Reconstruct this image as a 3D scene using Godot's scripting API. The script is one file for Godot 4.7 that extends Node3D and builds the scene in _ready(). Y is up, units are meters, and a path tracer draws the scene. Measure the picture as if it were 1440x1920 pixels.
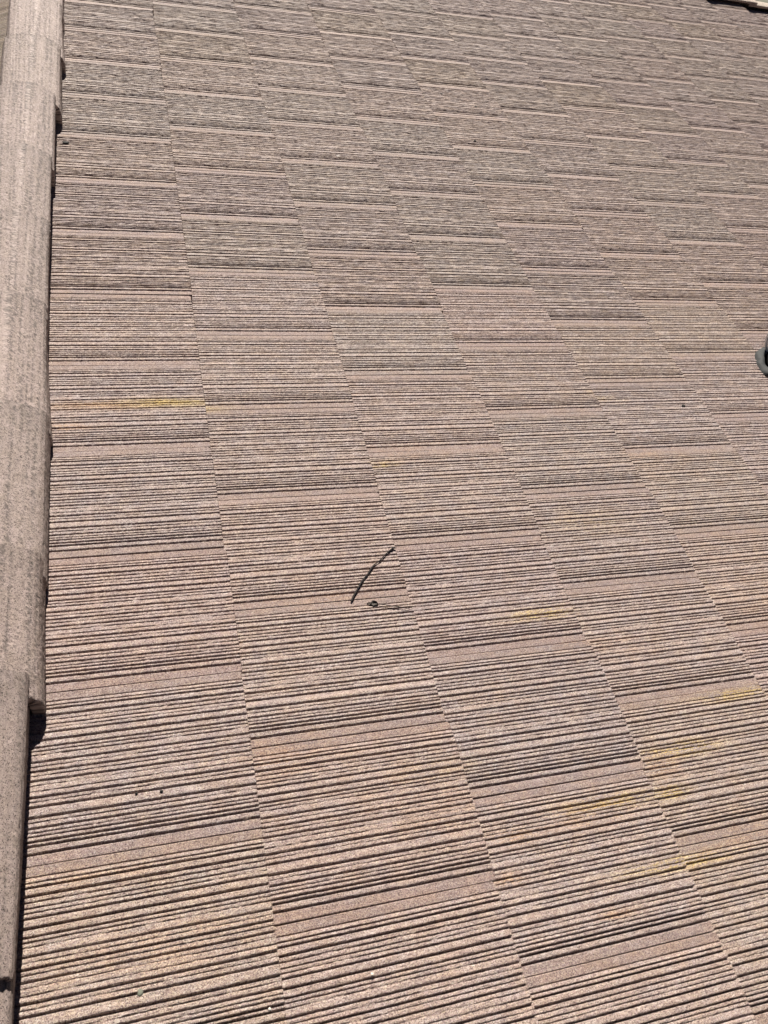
extends Node3D

# ---------------------------------------------------------------- measures
const W := 0.28                      # cover width of one tile, along the ridge
const E := 0.359                     # exposed length of one tile, down the slope
const PITCH := 0.2444                # 14 degrees
const RIDGE_Y := 3.9
const STEP := 0.020                  # how far a tile's lower end stands above the next course
const GABLE_V := 19.36               # the far verge, in tile widths

var slope: Transform3D               # roof plane (x down the slope, y out of it, -z along the ridge) to world
var roof: Node3D
var tile_material: StandardMaterial3D
var cap_material: StandardMaterial3D
var fine := FastNoiseLite.new()
var broad := FastNoiseLite.new()
var taken := {}

# grooves of the extruded tile: place across it (0 far joint .. 1 near joint), width in mm, depth in mm, how soft and broken
const GROOVES := [
	[.056, 1.6, 1.6, .45], [.084, 2.0, 2.8, .2], [.108, 2.6, 3.4, .1], [.150, 3.2, 3.6, .15],
	[.180, 2.2, 1.5, .7], [.208, 1.8, 2.0, .5], [.231, 1.6, 1.0, .9], [.256, 2.6, 2.9, .3], [.302, 3.0, 3.5, .2],
	[.343, 2.4, 3.0, .3], [.366, 1.8, 1.9, .6], [.389, 2.0, 1.2, .9], [.431, 2.8, 2.6, .4],
	[.458, 1.5, .8, .9], [.486, 2.8, 3.5, .15], [.512, 1.6, .9, .9], [.541, 2.8, 2.8, .35], [.568, 1.5, .8, .95], [.601, 1.7, .9, .95],
	[.634, 3.2, 3.5, .2], [.660, 1.5, .8, .95], [.688, 3.0, 2.8, .4], [.746, 3.2, 3.6, .15], [.773, 1.6, 1.0, .9],
	[.803, 2.8, 2.8, .35], [.828, 1.6, 1.2, .8], [.848, 2.2, 2.0, .6], [.874, 2.8, 3.9, .08], [.897, 2.7, 3.9, .08], [.937, 3.2, 3.3, .1],
]

# lichen and rust stains: u, v, reach along u, reach along v, colour kind, strength
const STAINS := [
	[.74, 3.515, .30, .050, 0, 1.35], [.32, 3.50, .34, .055, 1, 1.0], [.16, 3.26, .16, .05, 1, .8], [2.10, 2.84, .10, .05, 0, .7], [2.3, 2.98, .25, .12, 1, .3],
	[3.30, .11, .22, .055, 0, .98], [3.14, .02, .12, .09, 1, .8], [3.12, -.165, .10, .05, 0, .98], [2.74, -.17, .26, .05, 0, .85], [2.62, -.24, .3, .12, 1, .5], [2.35, .65, .3, .2, 1, .25],
	[1.15, .42, .3, .12, 1, .45], [1.75, -.05, .4, .2, 1, .3], [2.98, -.60, .32, .05, 0, .8], [2.2, -.26, .14, .05, 1, .8], [2.1, -.5, .10, .05, 1, .8], [2.55, -.80, .12, .03, 1, .7],
	[.6, -.5, .5, .15, 1, .35], [.25, -.1, .4, .06, 1, .4], [1.5, 1.55, .3, .06, 1, .35], [3.1, .95, .45, .12, 1, .3], [2.78, 1.26, .22, .06, 0, .8], [3.83, .44, .26, .05, 0, .8], [4.2, 2.9, .5, .2, 1, .3],
	[1.9, .2, .3, .1, 0, .2], [3.4, 2.15, .3, .15, 0, .3], [.55, 5.9, .3, .1, 1, .2], [4.6, 1.2, .4, .3, 1, .35], [1.05, 5.55, .12, .08, 1, .4],
	[4.05, 3.75, .2, .06, 0, .35], [1.25, 1.1, .2, .3, 1, .2], [3.5, -.5, .4, .15, 1, .3],
]


# ---------------------------------------------------------------- helpers
func numbered(called: String, parent: Node) -> String:
	var key := str(parent.get_instance_id()) + called
	var n: int = taken.get(key, 0)
	taken[key] = n + 1
	return called if n == 0 else "%s_%03d" % [called, n]


func put(called: String, mesh: Mesh, material: Material, parent: Node) -> MeshInstance3D:
	var o := MeshInstance3D.new()
	o.name = numbered(called, parent)
	o.mesh = mesh
	o.material_override = material
	parent.add_child(o, true)
	return o


func tag(o: Node, label: String, category := "", group := "", kind := "") -> Node:
	o.set_meta("label", label)
	if category != "":
		o.set_meta("category", category)
	if group != "":
		o.set_meta("group", group)
	if kind != "":
		o.set_meta("kind", kind)
	return o


func on_roof(u: float, v: float, h: float) -> Vector3:
	return slope * Vector3(u * E, h, -v * W)


func grid_mesh(p: PackedVector3Array, c: PackedColorArray, uv: PackedVector2Array, nu: int, ns: int) -> ArrayMesh:
	var idx := PackedInt32Array()
	idx.resize((nu - 1) * (ns - 1) * 6)
	var at := 0
	for i in nu - 1:
		for j in ns - 1:
			var a := i * ns + j
			idx[at] = a; idx[at + 1] = a + ns; idx[at + 2] = a + 1
			idx[at + 3] = a + 1; idx[at + 4] = a + ns; idx[at + 5] = a + ns + 1
			at += 6
	var arrays := []
	arrays.resize(Mesh.ARRAY_MAX)
	arrays[Mesh.ARRAY_VERTEX] = p
	arrays[Mesh.ARRAY_COLOR] = c
	arrays[Mesh.ARRAY_TEX_UV] = uv
	arrays[Mesh.ARRAY_INDEX] = idx
	var st := SurfaceTool.new()
	st.create_from_arrays(arrays)
	st.generate_normals()
	return st.commit()


func tube(points: Array, radii: Array, sides := 7, wobble := 0.0) -> ArrayMesh:
	var p := PackedVector3Array()
	var c := PackedColorArray()
	var uv := PackedVector2Array()
	var n := points.size()
	for i in n:
		var d: Vector3 = (points[mini(i + 1, n - 1)] - points[maxi(i - 1, 0)]).normalized()
		var x := d.cross(Vector3(0.3, 0.9, 0.2)).normalized()
		var y := d.cross(x)
		for k in sides + 1:
			var a := TAU * (k % sides) / sides
			var r: float = radii[i] * (1.0 + wobble * broad.get_noise_2d(i * 37.0, (k % sides) * 53.0))
			p.append(points[i] + (x * cos(a) + y * sin(a)) * r)
			c.append(Color.WHITE)
			uv.append(Vector2(float(k) / sides, i * 0.2))
	return grid_mesh(p, c, uv, n, sides + 1)


# ---------------------------------------------------------------- tiles
func cross_samples(fill_mm: float, broader: float) -> Array:
	# where the tile's cross-section is sampled: [place 0..1, groove number or -1, share of the groove's depth]
	var list := []
	var wide := W * 1000.0
	for g in GROOVES.size():
		var q: Array = GROOVES[g]
		var half: float = q[1] * 0.61 * broader / wide
		# far wall (turned to the near side) is steep, near wall leans
		list.append([q[0] - half, g, 0.0]); list.append([q[0] - half * 0.45, g, 0.95])
		list.append([q[0] + half * 0.35, g, 1.0]); list.append([q[0] + half * 1.1, g, 0.0])
	list.append([0.0035, -1, 0.0]); list.append([0.9965, -1, 0.0])
	list.sort_custom(func(a, b): return a[0] < b[0])
	var out := [list[0]]
	for k in range(1, list.size()):
		var a: float = out[-1][0]
		var b: float = list[k][0]
		if b - a < 0.0008:
			continue
		var inside: bool = list[k][1] == out[-1][1] and list[k][1] >= 0
		var more := 0 if inside else int((b - a) * wide / fill_mm)
		for m in more:
			out.append([lerpf(a, b, (m + 1.0) / (more + 1.0)), -1, 0.0])
		out.append(list[k])
	return out


func body(s: float) -> float:
	# the tile between its interlocking strips is a little crowned, in mm
	var rise := smoothstep(0.05, 0.105, s) * (1.0 - smoothstep(0.86, 0.95, s))
	return 2.6 * rise


func tile_mesh(samples: Array, nu: int, seed_: int, tone: Color, rough: float, u0: float, v1: float, stained: bool, moss := 0.0, cut := 0.0) -> ArrayMesh:
	var rng := RandomNumberGenerator.new()
	rng.seed = seed_ * 7919 + 17
	var use := []
	for q in samples:
		if q[0] >= cut:
			use.append(q)
	var ns := use.size() + 2
	var rows := nu + 3
	var p := PackedVector3Array(); p.resize(rows * ns)
	var c := PackedColorArray(); c.resize(rows * ns)
	var uv := PackedVector2Array(); uv.resize(rows * ns)
	var off := Vector2(rng.randf() * 50.0, rng.randf() * 50.0)
	var ox := rng.randf() * 900.0
	var r_far := rng.randf_range(0.002, 0.007) if rng.randf() < 0.75 else 0.011
	var r_near := rng.randf_range(0.001, 0.004)
	var deep := PackedFloat32Array()
	for g in GROOVES.size():
		deep.append(rng.randf_range(0.8, 1.15) * (1.0 if nu > 60 else 1.3))
	var warm := rng.randf_range(-1, 1)
	var place := PackedFloat32Array(); place.resize(ns)
	for j in ns:
		place[j] = use[clampi(j - 1, 0, ns - 3)][0]
	# each rib is a little higher at its near edge, as the comb left it
	var rise := PackedFloat32Array(); rise.resize(ns)
	for j in ns:
		var s := place[j]
		for g in GROOVES.size() - 1:
			if s > GROOVES[g][0] and s < GROOVES[g + 1][0]:
				var t: float = (s - GROOVES[g][0]) / (GROOVES[g + 1][0] - GROOVES[g][0])
				rise[j] = 1.25 * (1.5 * t - 1.1 * t * t * t * t * t * t - 0.5) * clampf(0.5 + (GROOVES[g + 1][0] - GROOVES[g][0]) * 20.0, 0.5, 1.4) * (1.0 - 0.55 * GROOVES[g + 1][3])
	for i in rows:
		var x: float
		var drop := 0.0
		if i < nu:
			x = lerpf(-0.012, E - 0.002, float(i) / (nu - 1))
		else:
			x = [E - 0.0006, E, E - 0.001][i - nu]
			drop = [0.0008, 0.003, 0.030][i - nu]
		var tilt := lerpf(-STEP, 0.0, clampf(x / E, -0.1, 1.0))
		for j in ns:
			var s := place[j]
			var q: Array = use[clampi(j - 1, 0, ns - 3)]
			var mm := s * 280.0
			var xm := x * 1000.0
			# ragged lower end with rounded corners
			var back := 0.0
			if i >= nu - 2:
				var d_far := s * W
				var d_near := (1.0 - s) * W
				if d_far < r_far:
					back = r_far - sqrt(maxf(0.0, r_far * r_far - (r_far - d_far) * (r_far - d_far)))
				elif d_near < r_near:
					back = r_near - sqrt(maxf(0.0, r_near * r_near - (r_near - d_near) * (r_near - d_near)))
				back += 0.0006 * maxf(0.0, fine.get_noise_2d(mm * 0.6 + ox, 77.0)) + 0.0004 * fine.get_noise_2d(mm * 2.2 + ox, 177.0)
			var flat := 1.0 if (s < 0.05 or s > 0.95) else 0.0
			var h := body(s) + rise[j]
			# fibres drawn out along the tile, and grains
			var fibre := fine.get_noise_2d(mm * 1.9 + ox, xm * 0.045)
			var fray := fine.get_noise_2d(mm * 0.9 + ox + 300.0, xm * 0.22)
			h += (1.0 - flat) * rough * (0.24 * fibre + 0.24 * fray) + 0.10 * fray
			if rough > 0.5:
				h += (0.48 - 0.34 * flat) * fine.get_noise_2d(mm * 2.6 + ox + 700.0, xm * 2.1)
			if q[1] >= 0 and q[2] > 0.0:
				var g: Array = GROOVES[q[1]]
				var worn := clampf(0.5 + 1.1 * fine.get_noise_2d(q[1] * 91.0 + ox, xm * 0.022 + 11.0) + 0.35 * fine.get_noise_2d(q[1] * 57.0 + ox, xm * 0.16 + 31.0), 0.0, 1.0)
				var whole: float = 1.0 - 0.75 * g[3] * worn - (0.10 + 0.22 * g[3]) * maxf(0.0, fine.get_noise_2d(q[1] * 37.0 + ox, xm * 0.55 + 71.0))
				h -= 1.95 * g[2] * deep[q[1]] * q[2] * clampf(whole, 0.05, 1.0)
			var wave := 0.0
			if flat < 0.5:
				wave = 0.00014 * fine.get_noise_2d(xm * 0.03 + ox, mm * 0.02) + 0.00012 * fine.get_noise_2d(xm * 0.2 + ox, mm * 0.3)
			var y := tilt + h * 0.001 - drop
			if j == 0 or j == ns - 1:
				y -= 0.014
			p[i * ns + j] = Vector3(x - back, y, -W + s * W + wave)
			uv[i * ns + j] = Vector2(x, s * W) / 0.34 + off
			# pigment: streaks along the tile, blotches, stains
			var streak := fine.get_noise_2d(mm * 0.55 + ox + 40.0, xm * 0.012)
			var blot := broad.get_noise_2d(xm * 0.035 + ox, mm * 0.05)
			var pinch := broad.get_noise_2d(xm * 0.016 + ox + 500.0, mm * 0.03 + 90.0)
			var k := 1.0 + 0.13 * streak + 0.09 * blot + 0.08 * fray
			# the smooth strips keep their pigment, the combed ribs are worn to cream sand
			var worn_off := smoothstep(0.04, 0.075, s) * (1.0 - smoothstep(0.925, 0.955, s)) * clampf(0.78 + 0.5 * blot + 0.3 * fray, 0.0, 1.15)
			k *= lerpf(0.87, 1.06, worn_off)
			var col := Color(tone.r * k * (1.0 + 0.05 * pinch + 0.02 * warm), tone.g * k * lerpf(0.97, 1.035, worn_off), tone.b * k * lerpf(0.94, 1.015, worn_off) * (1.0 - 0.09 * pinch - 0.03 * warm))
			if stained:
				var su := u0 + x / E
				var sv := v1 - s
				for t in STAINS:
					var du: float = (su - t[0]) / t[2]
					var dv: float = (sv - t[1]) / t[3]
					var dd := du * du + dv * dv
					if dd < 4.0:
						var f: float = t[5] * 0.78 * exp(-dd * 1.1) * (clampf(0.35 + 1.6 * streak + 1.3 * blot + 1.3 * fray, 0.0, 1.3) if t[5] < 1.0 else clampf(0.8 + 0.5 * streak + 0.4 * fray, 0.0, 1.2))
						col = col.lerp(Color(0.58, 0.46, 0.11) if t[4] == 0 else Color(0.50, 0.34, 0.20), clampf(f, 0.0, 0.85))
			else:
				var y1 := clampf(2.2 * broad.get_noise_2d(xm * 0.02 + ox + 60.0, mm * 0.09 + 20.0) - 0.75, 0.0, 0.4)
				col = col.lerp(Color(0.46, 0.38, 0.26), y1)
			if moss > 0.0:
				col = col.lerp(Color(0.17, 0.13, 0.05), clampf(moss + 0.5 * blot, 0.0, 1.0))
			c[i * ns + j] = col
	return grid_mesh(p, c, uv, rows, ns)


const TONES := [
	Color(0.408, 0.349, 0.348), Color(0.404, 0.349, 0.342), Color(0.412, 0.349, 0.348), Color(0.408, 0.353, 0.342), Color(0.399, 0.342, 0.342),
	Color(0.411, 0.345, 0.350), Color(0.405, 0.344, 0.345), Color(0.404, 0.350, 0.338), Color(0.416, 0.355, 0.350), Color(0.401, 0.339, 0.344),
]


func in_frame(cam: Transform3D, u: float, v: float, margin: float) -> bool:
	for k in 9:
		var q := cam.affine_inverse() * on_roof(u + (k % 3) * 0.5, v + (k / 3) * 0.5, 0.0)
		if q.z < -0.05:
			var x := 1501.84 * q.x / -q.z
			var y := 1501.84 * q.y / -q.z
			if absf(x) < 720.0 + margin and absf(y) < 960.0 + margin:
				return true
	return false


func lay_tiles(cam: Transform3D) -> void:
	var close_up := cross_samples(1.6, 1.0)
	var middle := cross_samples(3.2, 1.28)
	var distant := cross_samples(4.0, 1.5)
	var mids := []
	for k in 16:
		mids.append(tile_mesh(middle, 42, 400 + k, TONES[k % 10], 0.8, 0.0, 0.0, false))
	var fars := []
	for k in 12:
		fars.append(tile_mesh(distant, 22, 500 + k, TONES[(k * 3) % 10], 0.6, 0.0, 0.0, false))
	var cuts := []
	for k in 3:
		cuts.append(tile_mesh(distant, 12, 600 + k, TONES[k], 0.4, 0.0, 0.0, false, 0.0, 0.40))
	var rng := RandomNumberGenerator.new()
	rng.seed = 5
	var count := 0
	for col in range(1, 17):
		var shift := 0.5 if col % 2 == 0 else 0.0
		for k in range(-4, 20):
			var v := k + shift
			if v > 19.2 or not in_frame(cam, col - 1.0, v, 260.0 if v > 2.0 else 120.0):
				continue
			var mesh: Mesh
			var n := count
			if v >= 18.9:
				mesh = cuts[n % 3]
			elif v > 10.0:
				mesh = fars[(n * 5 + rng.randi() % 3) % 12]
			elif v > 4.6 or not in_frame(cam, col - 1.0, v, 10.0):
				mesh = mids[(n * 7 + rng.randi() % 3) % 16]
			else:
				mesh = tile_mesh(close_up, 88, 100 + n, TONES[rng.randi() % 10], 1.0, col - 1.0, v + 1.0, true)
			var o := put("roof_tile", mesh, tile_material, roof)
			var jig := Vector3(rng.randf_range(-.0035, .0035), rng.randf_range(-.0007, .0007), rng.randf_range(-.0008, .0008))
			o.position = Vector3((col - 1) * E, 0, -v * W) + jig
			o.rotation = Vector3(rng.randf_range(-.0025, .0025), rng.randf_range(-.003, .003), rng.randf_range(-.003, .003))
			count += 1
	print("tiles ", count)
	# the slope behind the ridge, seen past the far caps
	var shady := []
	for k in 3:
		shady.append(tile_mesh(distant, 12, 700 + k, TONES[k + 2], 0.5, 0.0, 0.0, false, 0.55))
	for col in 4:
		for k in range(8, 19):
			var o := put("roof_tile", shady[(col + k) % 3], tile_material, roof)
			var b := Basis(Vector3(0, 0, 1), 2.0 * PITCH) * Basis(Vector3(0, 1, 0), PI)
			o.transform = Transform3D(b, Vector3(-0.075, -0.012, -(k + 0.5 * (col % 2)) * W - W) + Basis(Vector3(0, 0, 1), 2.0 * PITCH) * Vector3(-col * E - 0.02, 0, 0))


# ---------------------------------------------------------------- ridge caps
const CAP := [
	Vector2(34, -22), Vector2(34.5, 8), Vector2(32, 26), Vector2(26, 41), Vector2(15, 51), Vector2(-4, 59), Vector2(-28, 67.5), Vector2(-50, 75), Vector2(-60, 76.5),
	Vector2(-71, 75), Vector2(-98, 68), Vector2(-126, 58), Vector2(-144, 45), Vector2(-154, 24), Vector2(-160, 0), Vector2(-163, -40),
]


func cap_mesh(long: float, seed_: int, tone: Color, right_far: float, right_near: float, lift_far: float, lift_near: float) -> ArrayMesh:
	var rng := RandomNumberGenerator.new()
	rng.seed = seed_
	var ox := rng.randf() * 500.0
	var curve := Curve2D.new()
	for q in CAP:
		curve.add_point(q)
	var ns := 100
	var nu := 110
	var rows := nu + 3
	var p := PackedVector3Array()
	var c := PackedColorArray()
	var uv := PackedVector2Array()
	var total := curve.get_baked_length()
	var off := Vector2(rng.randf() * 9.0, rng.randf() * 9.0)
	var chip := rng.randf_range(2.0, 9.0)
	for i in rows:
		# z: 0 at the near end that lies on the next cap, to -long at the tucked end
		var t := clampf(float(i) / (nu - 1), 0.0, 1.0)
		var z := -long * (1.0 - t)
		var right := lerpf(right_far, right_near, t * t * (1.6 - 0.6 * t))
		var lift := lerpf(lift_far, lift_near, t)
		var inset := 0.0
		if i >= nu:
			inset = [1.2, 3.0, 20.0][i - nu]
			z += [0.0018, 0.0024, 0.0018][i - nu]
		for j in ns:
			var far := total * (float(j) / (ns - 1))
			var q := curve.sample_baked(far)
			var q2 := curve.sample_baked(minf(far + 1.0, total)) - curve.sample_baked(maxf(far - 1.0, 0.0))
			var n := Vector2(-q2.y, q2.x).normalized() * -1.0
			var mid := Vector2(-60, 0)
			var w := q + Vector2((right - 34.0) * (1.0 - smoothstep(15.0, 70.0, q.y)) if q.x > mid.x else -10.0 * (1.0 - t), 0.0)
			w.y += lift * smoothstep(5.0, 45.0, q.y)
			var streak := fine.get_noise_2d(far * 0.45 + ox, z * 18.0)
			var grit := fine.get_noise_2d(far * 2.1 + ox, z * 900.0)
			var pit := maxf(0.0, fine.get_noise_2d(far * 1.2 + ox + 90.0, z * 160.0) * 0.6 + streak * 0.8 - 0.32)
			w -= n * (inset - 0.60 * grit - 0.75 * streak + 3.2 * pit)
			var ragged := 0.0012 * fine.get_noise_2d(far * 0.5 + ox, 9.0) if i >= nu - 1 else 0.0
			if i >= nu - 1 and far < 26.0:
				ragged -= 0.001 * chip * (1.0 - far / 26.0)
			p.append(Vector3(w.x * 0.001, w.y * 0.001, z + ragged))
			uv.append(Vector2(far * 0.001, z) / 0.34 + off)
			var blot := broad.get_noise_2d(far * 0.05 + ox, z * 22.0)
			var band := fine.get_noise_2d(far * 0.16 + ox * 0.37, z * 3.0)
			var speckle := fine.get_noise_2d(far * 1.4 + ox + 33.0, z * 330.0)
			var dirt := clampf((speckle + 0.9 * band + 0.35 * streak - 0.42) * 3.0, 0.0, 1.0) * (0.55 if tone.r > 0.35 else 0.35)
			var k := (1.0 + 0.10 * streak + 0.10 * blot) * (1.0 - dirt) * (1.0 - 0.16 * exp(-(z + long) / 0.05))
			c.append(Color(tone.r * k * 1.02, tone.g * k * 0.99, tone.b * k * (0.99 + 0.05 * blot)))
	return grid_mesh(p, c, uv, rows, ns)


func lay_caps() -> void:
	# near end, and how far the right skirt reaches at the far and the near end, in mm
	var rows := [[-1.95, 6, 10, -9], [-.56, 10, 7, 12], [.86, 27, 34, 10], [1.74, 27, 31, 10], [3.05, 13, 31, 10], [4.35, 8, 14, 10], [5.6, 3, 9, 12], [6.8, 8, 13, 12], [8.2, 21, 27, 15], [9.54, 20, 33, 15], [10.85, 17, 23, 13],
		[12.15, 14, 20, 9], [13.5, 13, 19, 9], [14.8, 13, 19, 9], [16.1, 13, 19, 9], [17.4, 13, 19, 9], [18.7, 13, 19, 9], [19.6, 0, 0, 9]]
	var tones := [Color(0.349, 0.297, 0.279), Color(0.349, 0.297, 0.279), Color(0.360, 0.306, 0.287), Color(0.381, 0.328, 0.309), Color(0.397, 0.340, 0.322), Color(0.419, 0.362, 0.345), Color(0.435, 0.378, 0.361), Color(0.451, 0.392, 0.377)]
	var rng := RandomNumberGenerator.new()
	rng.seed = 31
	for k in rows.size() - 1:
		var pale := rng.randf_range(.94, 1.06)
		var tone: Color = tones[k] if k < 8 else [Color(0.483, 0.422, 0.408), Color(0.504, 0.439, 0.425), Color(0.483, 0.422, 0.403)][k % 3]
		var long: float = (rows[k + 1][0] - rows[k][0]) * W + 0.034
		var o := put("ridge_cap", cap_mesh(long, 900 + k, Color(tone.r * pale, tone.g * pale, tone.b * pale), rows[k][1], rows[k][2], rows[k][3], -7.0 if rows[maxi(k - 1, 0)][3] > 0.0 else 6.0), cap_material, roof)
		o.position = Vector3(0, 0.002, -rows[k][0] * W)
		o.rotation = Vector3(0, 0, rng.randf_range(-.01, .01))


# ---------------------------------------------------------------- the far verge
func lay_verge() -> void:
	var rng := RandomNumberGenerator.new()
	rng.seed = 77
	for k in range(7, 16):
		var rows := 12
		# section across the tile: inner lip, top, outer corner, skirt hanging down the gable
		var sec := [Vector2(.004, -.016), Vector2(0, -.012), Vector2(0, -.003), Vector2(.004, 0), Vector2(.03, .001), Vector2(.075, .001), Vector2(.098, 0), Vector2(.104, -.006), Vector2(.104, -.13), Vector2(.088, -.13), Vector2(.086, -.02), Vector2(.004, -.016)]
		var p := PackedVector3Array()
		var c := PackedColorArray()
		var uv := PackedVector2Array()
		for i in rows:
			var t := float(i) / (rows - 1)
			for j in sec.size():
				var q: Vector2 = sec[j]
				if i == 0 or i == rows - 1:
					q = Vector2(lerpf(q.x, .052, 0.0), q.y)
				p.append(Vector3(t * (E + 0.06), q.y + lerpf(.022, .040, t) + .0012 * fine.get_noise_2d(i * 9.0 + k * 31.0, j * 17.0), -q.x))
				var m := 1.0 + 0.1 * broad.get_noise_2d(i * 8.0 + k * 30.0, j * 6.0)
				c.append(Color(.50 * m, .44 * m, .385 * m))
				uv.append(Vector2(t, q.x * 3.0) + Vector2(k * 3.1, 0))
		# closed ends
		var st := SurfaceTool.new()
		st.append_from(grid_mesh(p, c, uv, rows, sec.size()), 0, Transform3D())
		var flat := PackedVector2Array()
		for j in sec.size() - 1:
			flat.append(sec[j])
		var tri := Geometry2D.triangulate_polygon(flat)
		var cap := SurfaceTool.new()
		cap.begin(Mesh.PRIMITIVE_TRIANGLES)
		for side in 2:
			for m in tri.size():
				var q: Vector2 = flat[tri[m] if side == 0 else tri[tri.size() - 1 - m]]
				cap.set_color(Color(.45, .38, .33))
				cap.set_uv(q * 3.0)
				cap.add_vertex(Vector3(side * (E + 0.06), q.y + lerpf(.022, .040, side), -q.x))
		cap.generate_normals()
		cap.index()
		st.append_from(cap.commit(), 0, Transform3D())
		var o := put("rake_tile", st.commit(), cap_material, roof)
		o.position = Vector3((k - 0.86) * E + rng.randf_range(-.004, .004), 0.004, -GABLE_V * W)
		o.rotation.y = rng.randf_range(-.008, .008)


func box_part(called: String, size: Vector3, at: Vector3, material: Material, parent: Node) -> MeshInstance3D:
	var m := BoxMesh.new()
	m.size = size
	var o := put(called, m, material, parent)
	o.position = at
	return o


func plain(col: Color, rough := 0.9) -> StandardMaterial3D:
	var m := StandardMaterial3D.new()
	m.albedo_color = col.linear_to_srgb()
	m.roughness = rough
	return m


func grain_texture(freq: float, ramp: Gradient, kind := 0, size := 1024) -> NoiseTexture2D:
	var n := FastNoiseLite.new()
	n.noise_type = FastNoiseLite.TYPE_CELLULAR
	n.cellular_return_type = FastNoiseLite.RETURN_CELL_VALUE if kind == 0 else FastNoiseLite.RETURN_DISTANCE
	n.frequency = freq
	n.fractal_type = FastNoiseLite.FRACTAL_NONE
	n.seed = 4
	n.domain_warp_enabled = true
	n.domain_warp_amplitude = 2.5
	n.domain_warp_frequency = 0.12
	var t := NoiseTexture2D.new()
	t.width = size
	t.height = size
	t.seamless = true
	t.seamless_blend_skirt = 0.04
	t.noise = n
	t.color_ramp = ramp
	return t


func ramp(stops: Array) -> Gradient:
	var g := Gradient.new()
	var offs := PackedFloat32Array()
	var cols := PackedColorArray()
	for s in stops:
		offs.append(s[0])
		cols.append(Color(s[1], s[2], s[3]))
	g.offsets = offs
	g.colors = cols
	return g


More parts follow.
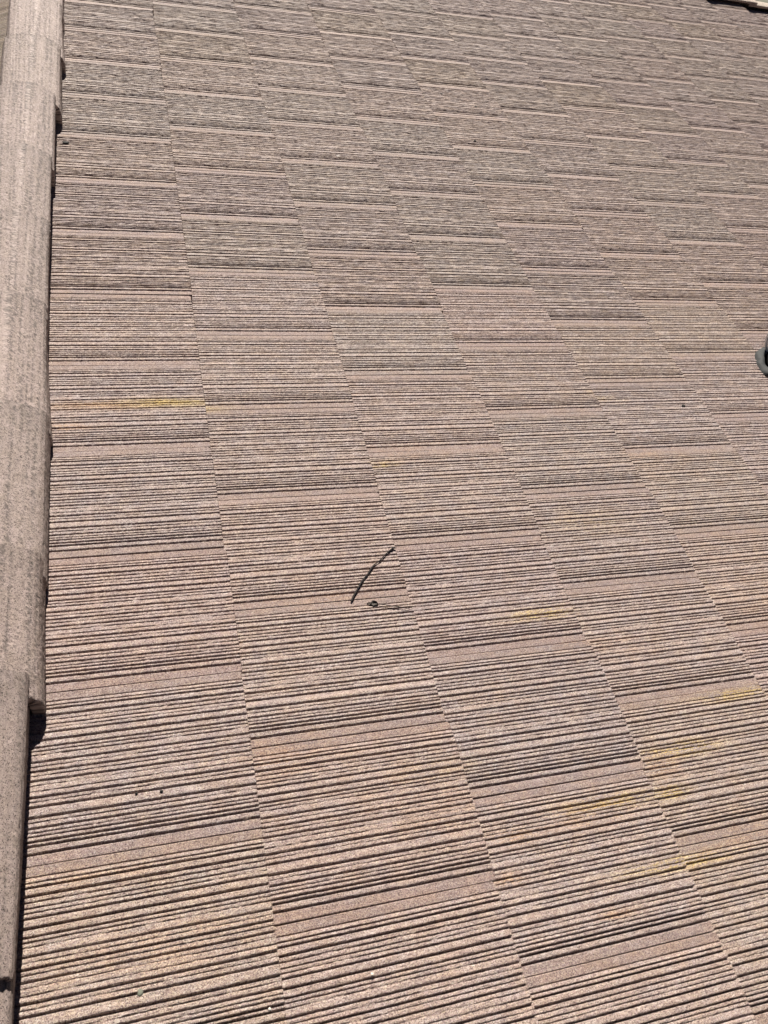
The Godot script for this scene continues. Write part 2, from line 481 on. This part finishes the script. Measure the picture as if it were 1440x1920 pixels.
# ---------------------------------------------------------------- scene
func _ready() -> void:
	slope = Transform3D(Basis(Vector3(0, 0, 1), -PITCH), Vector3(0, RIDGE_Y, 0))

	# camera
	var cam := Camera3D.new()
	cam.name = "camera"
	cam.fov = 2.0 * rad_to_deg(atan(960.0 / 1501.84))
	cam.near = 0.05
	cam.far = 400.0
	var pose := Basis(Vector3(.94601699, .23194066, .22639654), Vector3(.02443938, .6454678, -.76339638), Vector3(-.32319433, .72771893, .60495502))
	cam.transform = slope * Transform3D(pose, Vector3(.508755, 4.595443, 1.530985) * W)
	add_child(cam)
	cam.current = true

	# sky, exposure
	var env := Environment.new()
	env.background_mode = Environment.BG_SKY
	var sky_m := ProceduralSkyMaterial.new()
	sky_m.sky_top_color = Color(0.24, 0.32, 0.52)
	sky_m.sky_horizon_color = Color(0.52, 0.55, 0.58)
	sky_m.sky_curve = 0.13
	sky_m.ground_bottom_color = Color(0.22, 0.20, 0.17)
	sky_m.ground_horizon_color = Color(0.5, 0.52, 0.53)
	sky_m.sky_energy_multiplier = 0.42
	sky_m.ground_energy_multiplier = 0.5
	sky_m.sun_angle_max = 1.0
	var sky := Sky.new()
	sky.sky_material = sky_m
	env.sky = sky
	env.tonemap_mode = Environment.TONE_MAPPER_LINEAR
	env.tonemap_exposure = 1.95
	env.sdfgi_enabled = true
	env.ssao_enabled = true
	env.ssil_enabled = true
	var we := WorldEnvironment.new()
	we.name = "world_environment"
	we.environment = env
	add_child(we)

	# sun, high ahead and a little to the right
	var sun := DirectionalLight3D.new()
	sun.name = "sun"
	sun.light_energy = 1.6
	sun.light_color = Color(1.0, 0.972, 0.93)
	sun.light_angular_distance = 0.5
	sun.shadow_enabled = true
	var to_sun := slope.basis * Vector3(-0.018, 0.74, -0.70).normalized()
	sun.look_at_from_position(to_sun * 30.0, Vector3.ZERO, Vector3.UP)
	add_child(sun)

	fine.noise_type = FastNoiseLite.TYPE_SIMPLEX
	fine.fractal_type = FastNoiseLite.FRACTAL_NONE
	fine.frequency = 0.5
	fine.seed = 12
	broad.noise_type = FastNoiseLite.TYPE_SIMPLEX_SMOOTH
	broad.fractal_type = FastNoiseLite.FRACTAL_FBM
	broad.fractal_octaves = 3
	broad.frequency = 1.0
	broad.seed = 3

	# sanded concrete: grains of several tints, each a small bump
	var tints := ramp([[0.0, .48, .41, .41], [.10, .62, .55, .54], [.26, .77, .71, .69], [.44, .84, .78, .75], [.58, .86, .79, .79], [.74, .92, .89, .80], [.86, 1, .98, .92], [1, 1, 1, 1]])
	var lumps := ramp([[0, 1, 1, 1], [1, 0, 0, 0]])
	tile_material = StandardMaterial3D.new()
	tile_material.vertex_color_use_as_albedo = true
	tile_material.albedo_texture = grain_texture(0.29, tints)
	tile_material.heightmap_enabled = true
	tile_material.heightmap_texture = grain_texture(0.29, lumps, 1)
	tile_material.heightmap_scale = 0.14
	tile_material.roughness = 0.57
	tile_material.metallic_specular = 0.5
	cap_material = tile_material.duplicate()
	cap_material.roughness = 0.68
	cap_material.heightmap_scale = 0.16
	cap_material.albedo_texture = grain_texture(0.26, ramp([[0.0, .34, .30, .29], [.07, .55, .51, .49], [.16, .80, .77, .75], [.4, .88, .86, .84], [.7, .92, .90, .88], [1, 1, .99, .97]]))

	# ---- setting
	var soil := plain(Color(.085, .085, .068))
	var gt := NoiseTexture2D.new()
	gt.width = 512; gt.height = 512; gt.seamless = true
	var gn := FastNoiseLite.new()
	gn.frequency = 0.02; gn.fractal_octaves = 5; gn.seed = 8
	gt.noise = gn
	gt.color_ramp = ramp([[0, .25, .26, .22], [.5, .36, .36, .31], [1, .45, .43, .36]])
	soil.albedo_color = Color.WHITE
	soil.albedo_texture = gt
	soil.uv1_triplanar = true
	soil.uv1_world_triplanar = true
	soil.uv1_scale = Vector3(.3, .3, .3)
	var gm := PlaneMesh.new()
	gm.size = Vector2(500, 500)
	var ground := put("ground", gm, soil, self)
	tag(ground, "dark grey green ground far below the roof edge", "ground", "", "structure")

	roof = Node3D.new()
	roof.name = "tiled_roof"
	add_child(roof)
	roof.transform = slope
	tag(roof, "weathered tan roof of ribbed concrete tiles in staggered courses with ridge caps", "roof")
	var felt := plain(Color(.03, .028, .027))
	var wide := 16.2 * E
	box_part("roof_deck", Vector3(wide, .02, 25 * W), Vector3(wide * .5 - .06, -.062, -7.2 * W), felt, roof)
	var left := box_part("roof_deck", Vector3(2.2, .02, 25 * W), Vector3.ZERO, felt, roof)
	left.transform = Transform3D(Basis(Vector3(0, 0, 1), 2.0 * PITCH), Vector3(-.06, -.05, -7.2 * W) + Basis(Vector3(0, 0, 1), 2.0 * PITCH) * Vector3(-1.1, -.012, 0))
	var stucco := plain(Color(.42, .36, .29))
	var top := RIDGE_Y - 0.35
	var walls := Node3D.new()
	walls.name = "house_wall"
	add_child(walls)
	tag(walls, "plain stucco house walls under the tiled roof", "wall", "", "structure")
	# walls end below the slope: gable drawn as one outline
	for z in [5.2 * W, -19.3 * W]:
		var outline := CSGPolygon3D.new()
		outline.name = numbered("gable_wall", walls)
		outline.polygon = PackedVector2Array([Vector2(-1.9, 0), Vector2(5.3, 0), Vector2(5.3, RIDGE_Y - .12 - 5.3 * tan(PITCH)), Vector2(-.06, RIDGE_Y - .12), Vector2(-1.9, RIDGE_Y - .12 - 1.84 * tan(PITCH))])
		outline.depth = .12
		outline.material = stucco
		walls.add_child(outline, true)
		outline.position.z = z
	box_part("side_wall", Vector3(.12, RIDGE_Y - .16 - 5.3 * tan(PITCH), 24.2 * W), Vector3(5.24, (RIDGE_Y - .16 - 5.3 * tan(PITCH)) * .5, -7.1 * W), stucco, walls)

	lay_tiles(cam.global_transform)
	lay_caps()
	lay_verge()
	small_things()


func speck(called: String, label: String, category: String, u: float, v: float, size: Vector3, col: Color, seed_: int, turn := 0.0, up := 0.0) -> void:
	# an angular crumb, pebble or scrap of leaf
	var rng := RandomNumberGenerator.new()
	rng.seed = seed_
	var m := SphereMesh.new()
	m.radial_segments = 9
	m.rings = 5
	m.radius = 0.5
	m.height = 1.0
	var arrays := m.get_mesh_arrays()
	var vs: PackedVector3Array = arrays[Mesh.ARRAY_VERTEX]
	for k in vs.size():
		var q := vs[k]
		vs[k] = q * (1.0 + 0.45 * broad.get_noise_3d(q.x * 2.0 + seed_, q.y * 2.0, q.z * 2.0)) * size
	arrays[Mesh.ARRAY_VERTEX] = vs
	var st := SurfaceTool.new()
	st.create_from_arrays(arrays)
	st.generate_normals()
	var o := put(called, st.commit(), plain(col, .9), self)
	tag(o, label, category)
	o.transform = Transform3D(slope.basis * Basis(Vector3.UP, turn), on_roof(u, v, up))


func height_at(u: float) -> float:
	return -STEP * (1.0 - fposmod(u, 1.0)) + 0.0034


func small_things() -> void:
	var bark := plain(Color(.014, .010, .009), .9)
	# long twig
	var t1 := []
	var r1 := []
	var way := [Vector3(1.973, 1.917, .0035), Vector3(1.917, 1.865, .004), Vector3(1.877, 1.815, .0042), Vector3(1.832, 1.776, .004), Vector3(1.808, 1.745, .0042), Vector3(1.785, 1.705, .0038), Vector3(1.753, 1.665, .004), Vector3(1.732, 1.634, .0035), Vector3(1.702, 1.582, .003), Vector3(1.672, 1.530, .001), Vector3(1.649, 1.485, .0)]
	for k in way.size():
		t1.append(on_roof(way[k].x, way[k].y, height_at(way[k].x) + way[k].z - .001))
		r1.append(0.85 * [.0026, .0013, .0014, .0015, .0024, .0017, .0017, .0027, .0019, .0024, .0023][k])
	var twig := put("twig", tube(t1, r1, 7, .35), bark, self)
	tag(twig, "long dark knotted twig lying across the ribs of a tile", "twig")
	var d1: Vector3 = t1[0]
	var fork := put("bud", tube([d1 + Vector3(-.006, .001, .006), d1, d1 + Vector3(.007, .001, .002)], [.0012, .002, .0008], 6), bark, twig)
	fork.set_meta("label", "forked tip of the twig")
	# thin curved twig with a dry leaf at its end
	var t2 := []
	var way2 := [Vector3(1.995, 1.388, .003), Vector3(1.956, 1.372, .003), Vector3(1.925, 1.386, .0035), Vector3(1.903, 1.396, .004), Vector3(1.87, 1.403, .004), Vector3(1.841, 1.419, .003), Vector3(1.801, 1.438, .001)]
	for q in way2:
		t2.append(on_roof(q.x, q.y, height_at(q.x) + q.z - .0015))
	var stem := put("leaf_stalk", tube(t2, [.0004, .0006, .0007, .0011, .0007, .0008, .0011], 6, .3), bark, self)
	tag(stem, "thin crooked leaf stalk ending in a small curled dry leaf", "twig")
	var st := SurfaceTool.new()
	st.begin(Mesh.PRIMITIVE_TRIANGLES)
	var c0: Vector3 = on_roof(1.80, 1.445, height_at(1.8) - .0045)
	var ax := slope.basis * Vector3(-1, 0, -.15).normalized()
	var az := slope.basis * Vector3(.1, 0, -1).normalized()
	var up := slope.basis.y
	var grid := []
	for i in 7:
		var t := i / 6.0
		var wide := (.0048 + .0016 * sin(t * 17.0)) * sin(PI * pow(t, .8)) + .0004
		var row := []
		for j in 5:
			var s := (j - 2) / 2.0
			row.append(c0 + ax * (t * .023) + az * (s * wide) + up * (.003 * s * s + .0022 * sin(t * 5.0) + .0012 * sin(s * 5.0 + t * 9.0)))
		grid.append(row)
	for i in 6:
		for j in 4:
			for q in [[0, 0], [1, 0], [0, 1], [0, 1], [1, 0], [1, 1]]:
				st.add_vertex(grid[i + q[0]][j + q[1]])
	st.generate_normals()
	put("dry_leaf", st.commit(), plain(Color(.045, .036, .03), .8), stem)

	# crumbs and pebbles
	var dark := Color(.02, .017, .015)
	speck("leaf_scrap", "black diamond shaped leaf scrap beside the ridge caps", "leaf", .11, 7.78, Vector3(.020, .003, .016), dark, 1, .2, -.012)
	speck("dark_crumb", "black crumb on the second course, left part of the upper third", "debris", .56, 5.20, Vector3(.007, .004, .007), dark, 2, 0, -.006)
	speck("dark_crumb", "larger round black crumb low in the first course of tiles", "debris", .58, .29, Vector3(.005, .004, .005), dark, 3, 0, -.004)
	speck("dark_crumb", "smaller black crumb just left of the larger round one", "debris", .475, .30, Vector3(.005, .003, .003), dark, 4, .5, -.006)
	speck("white_pebble", "white pebble near the bottom middle of the roof", "pebble", 1.36, -.83, Vector3(.0042, .0035, .005), Color(.62, .57, .49), 5, 0, -.006)
	speck("white_pebble", "white pebble beside a course step at the bottom edge", "pebble", .93, -.885, Vector3(.004, .0035, .0045), Color(.60, .56, .48), 6, 0, .001)
	speck("grey_pebble", "flat grey green pebble low in the first course", "pebble", .46, -.69, Vector3(.008, .003, .009), Color(.13, .135, .105), 7, .2, -.008)
	speck("bird_dropping", "white smear on a tile in the upper left field", "dropping", 2.62, 8.2, Vector3(.020, .002, .010), Color(.8, .8, .78), 8, .5, -.006)
	speck("dark_crumb", "black crumb on a light strip high in the middle of the roof", "debris", 4.66, 10.35, Vector3(.014, .004, .014), dark, 9, 0, -.004)
	speck("dark_crumb", "black crumb in the dark band above the light strip", "debris", 4.30, 10.70, Vector3(.014, .004, .010), dark, 10, 0, -.010)
	speck("dark_crumb", "black crumb on the strip one course nearer the ridge", "debris", 4.36, 9.2, Vector3(.011, .004, .011), dark, 11, 0, -.008)
	speck("dark_crumb", "black crumb at the end of a course left of the grey vent collar", "debris", 4.79, 3.62, Vector3(.012, .004, .010), dark, 12, 0, -.001)
	vent()


func vent() -> void:
	# lead collar round a pipe opening, with a steel wire bent over it
	var o := Node3D.new()
	o.name = "vent_collar"
	add_child(o)
	o.transform = Transform3D(slope.basis, on_roof(6.22, 4.22, -.010))
	tag(o, "grey lead vent collar with a dark opening and bent wire", "roof vent")
	var lead := plain(Color(.038, .04, .041), .8)
	lead.metallic = 0.25
	var sec := [Vector2(.126, -.004), Vector2(.125, .010), Vector2(.122, .018), Vector2(.118, .023), Vector2(.111, .026), Vector2(.105, .026), Vector2(.100, .023), Vector2(.097, .017), Vector2(.096, -.03)]
	var p := PackedVector3Array()
	var c := PackedColorArray()
	var uv := PackedVector2Array()
	for i in 61:
		var a := TAU * (i % 60) / 60.0
		for j in sec.size():
			var q: Vector2 = sec[j]
			var dent := 1.0 + .05 * broad.get_noise_2d(cos(a) * 2.0 + j * .3, sin(a) * 2.0)
			p.append(Vector3(cos(a) * q.x * dent, q.y + .008 * broad.get_noise_2d(cos(a) * 3.0 + 9.0, sin(a) * 3.0 + j * .2) * smoothstep(0.0, .02, q.y), sin(a) * q.x * dent))
			c.append(Color.WHITE)
			uv.append(Vector2(i * .1, j * .1))
	var ring := put("collar", grid_mesh(p, c, uv, 61, sec.size()), lead, o)
	ring.set_meta("label", "dented lead ring")
	var hole := CylinderMesh.new()
	hole.top_radius = .098; hole.bottom_radius = .098; hole.height = .006
	var pit := plain(Color(.006, .006, .006), 1.0)
	pit.metallic_specular = 0.0
	var floor_ := put("opening", hole, pit, o)
	floor_.position.y = .014
	var wire := []
	var rad := []
	var bend := Curve3D.new()
	bend.bake_interval = .008
	var knots := [Vector3(-.034, .004, -.092), Vector3(-.064, .040, -.092), Vector3(-.083, .070, -.092), Vector3(-.090, .096, -.092), Vector3(-.090, .118, -.092), Vector3(-.078, .148, -.09), Vector3(-.045, .170, -.088), Vector3(.01, .172, -.085), Vector3(.06, .14, -.08), Vector3(.09, .09, -.07)]
	for k in knots.size():
		var along: Vector3 = (knots[mini(k + 1, 9)] - knots[maxi(k - 1, 0)]) / 6.0
		bend.add_point(knots[k], -along, along)
	for q in bend.get_baked_points():
		wire.append(q)
		rad.append(.0045)
	var steel := plain(Color(.80, .81, .80), .4)
	steel.metallic = .15
	put("wire", tube(wire, rad, 9), steel, o)
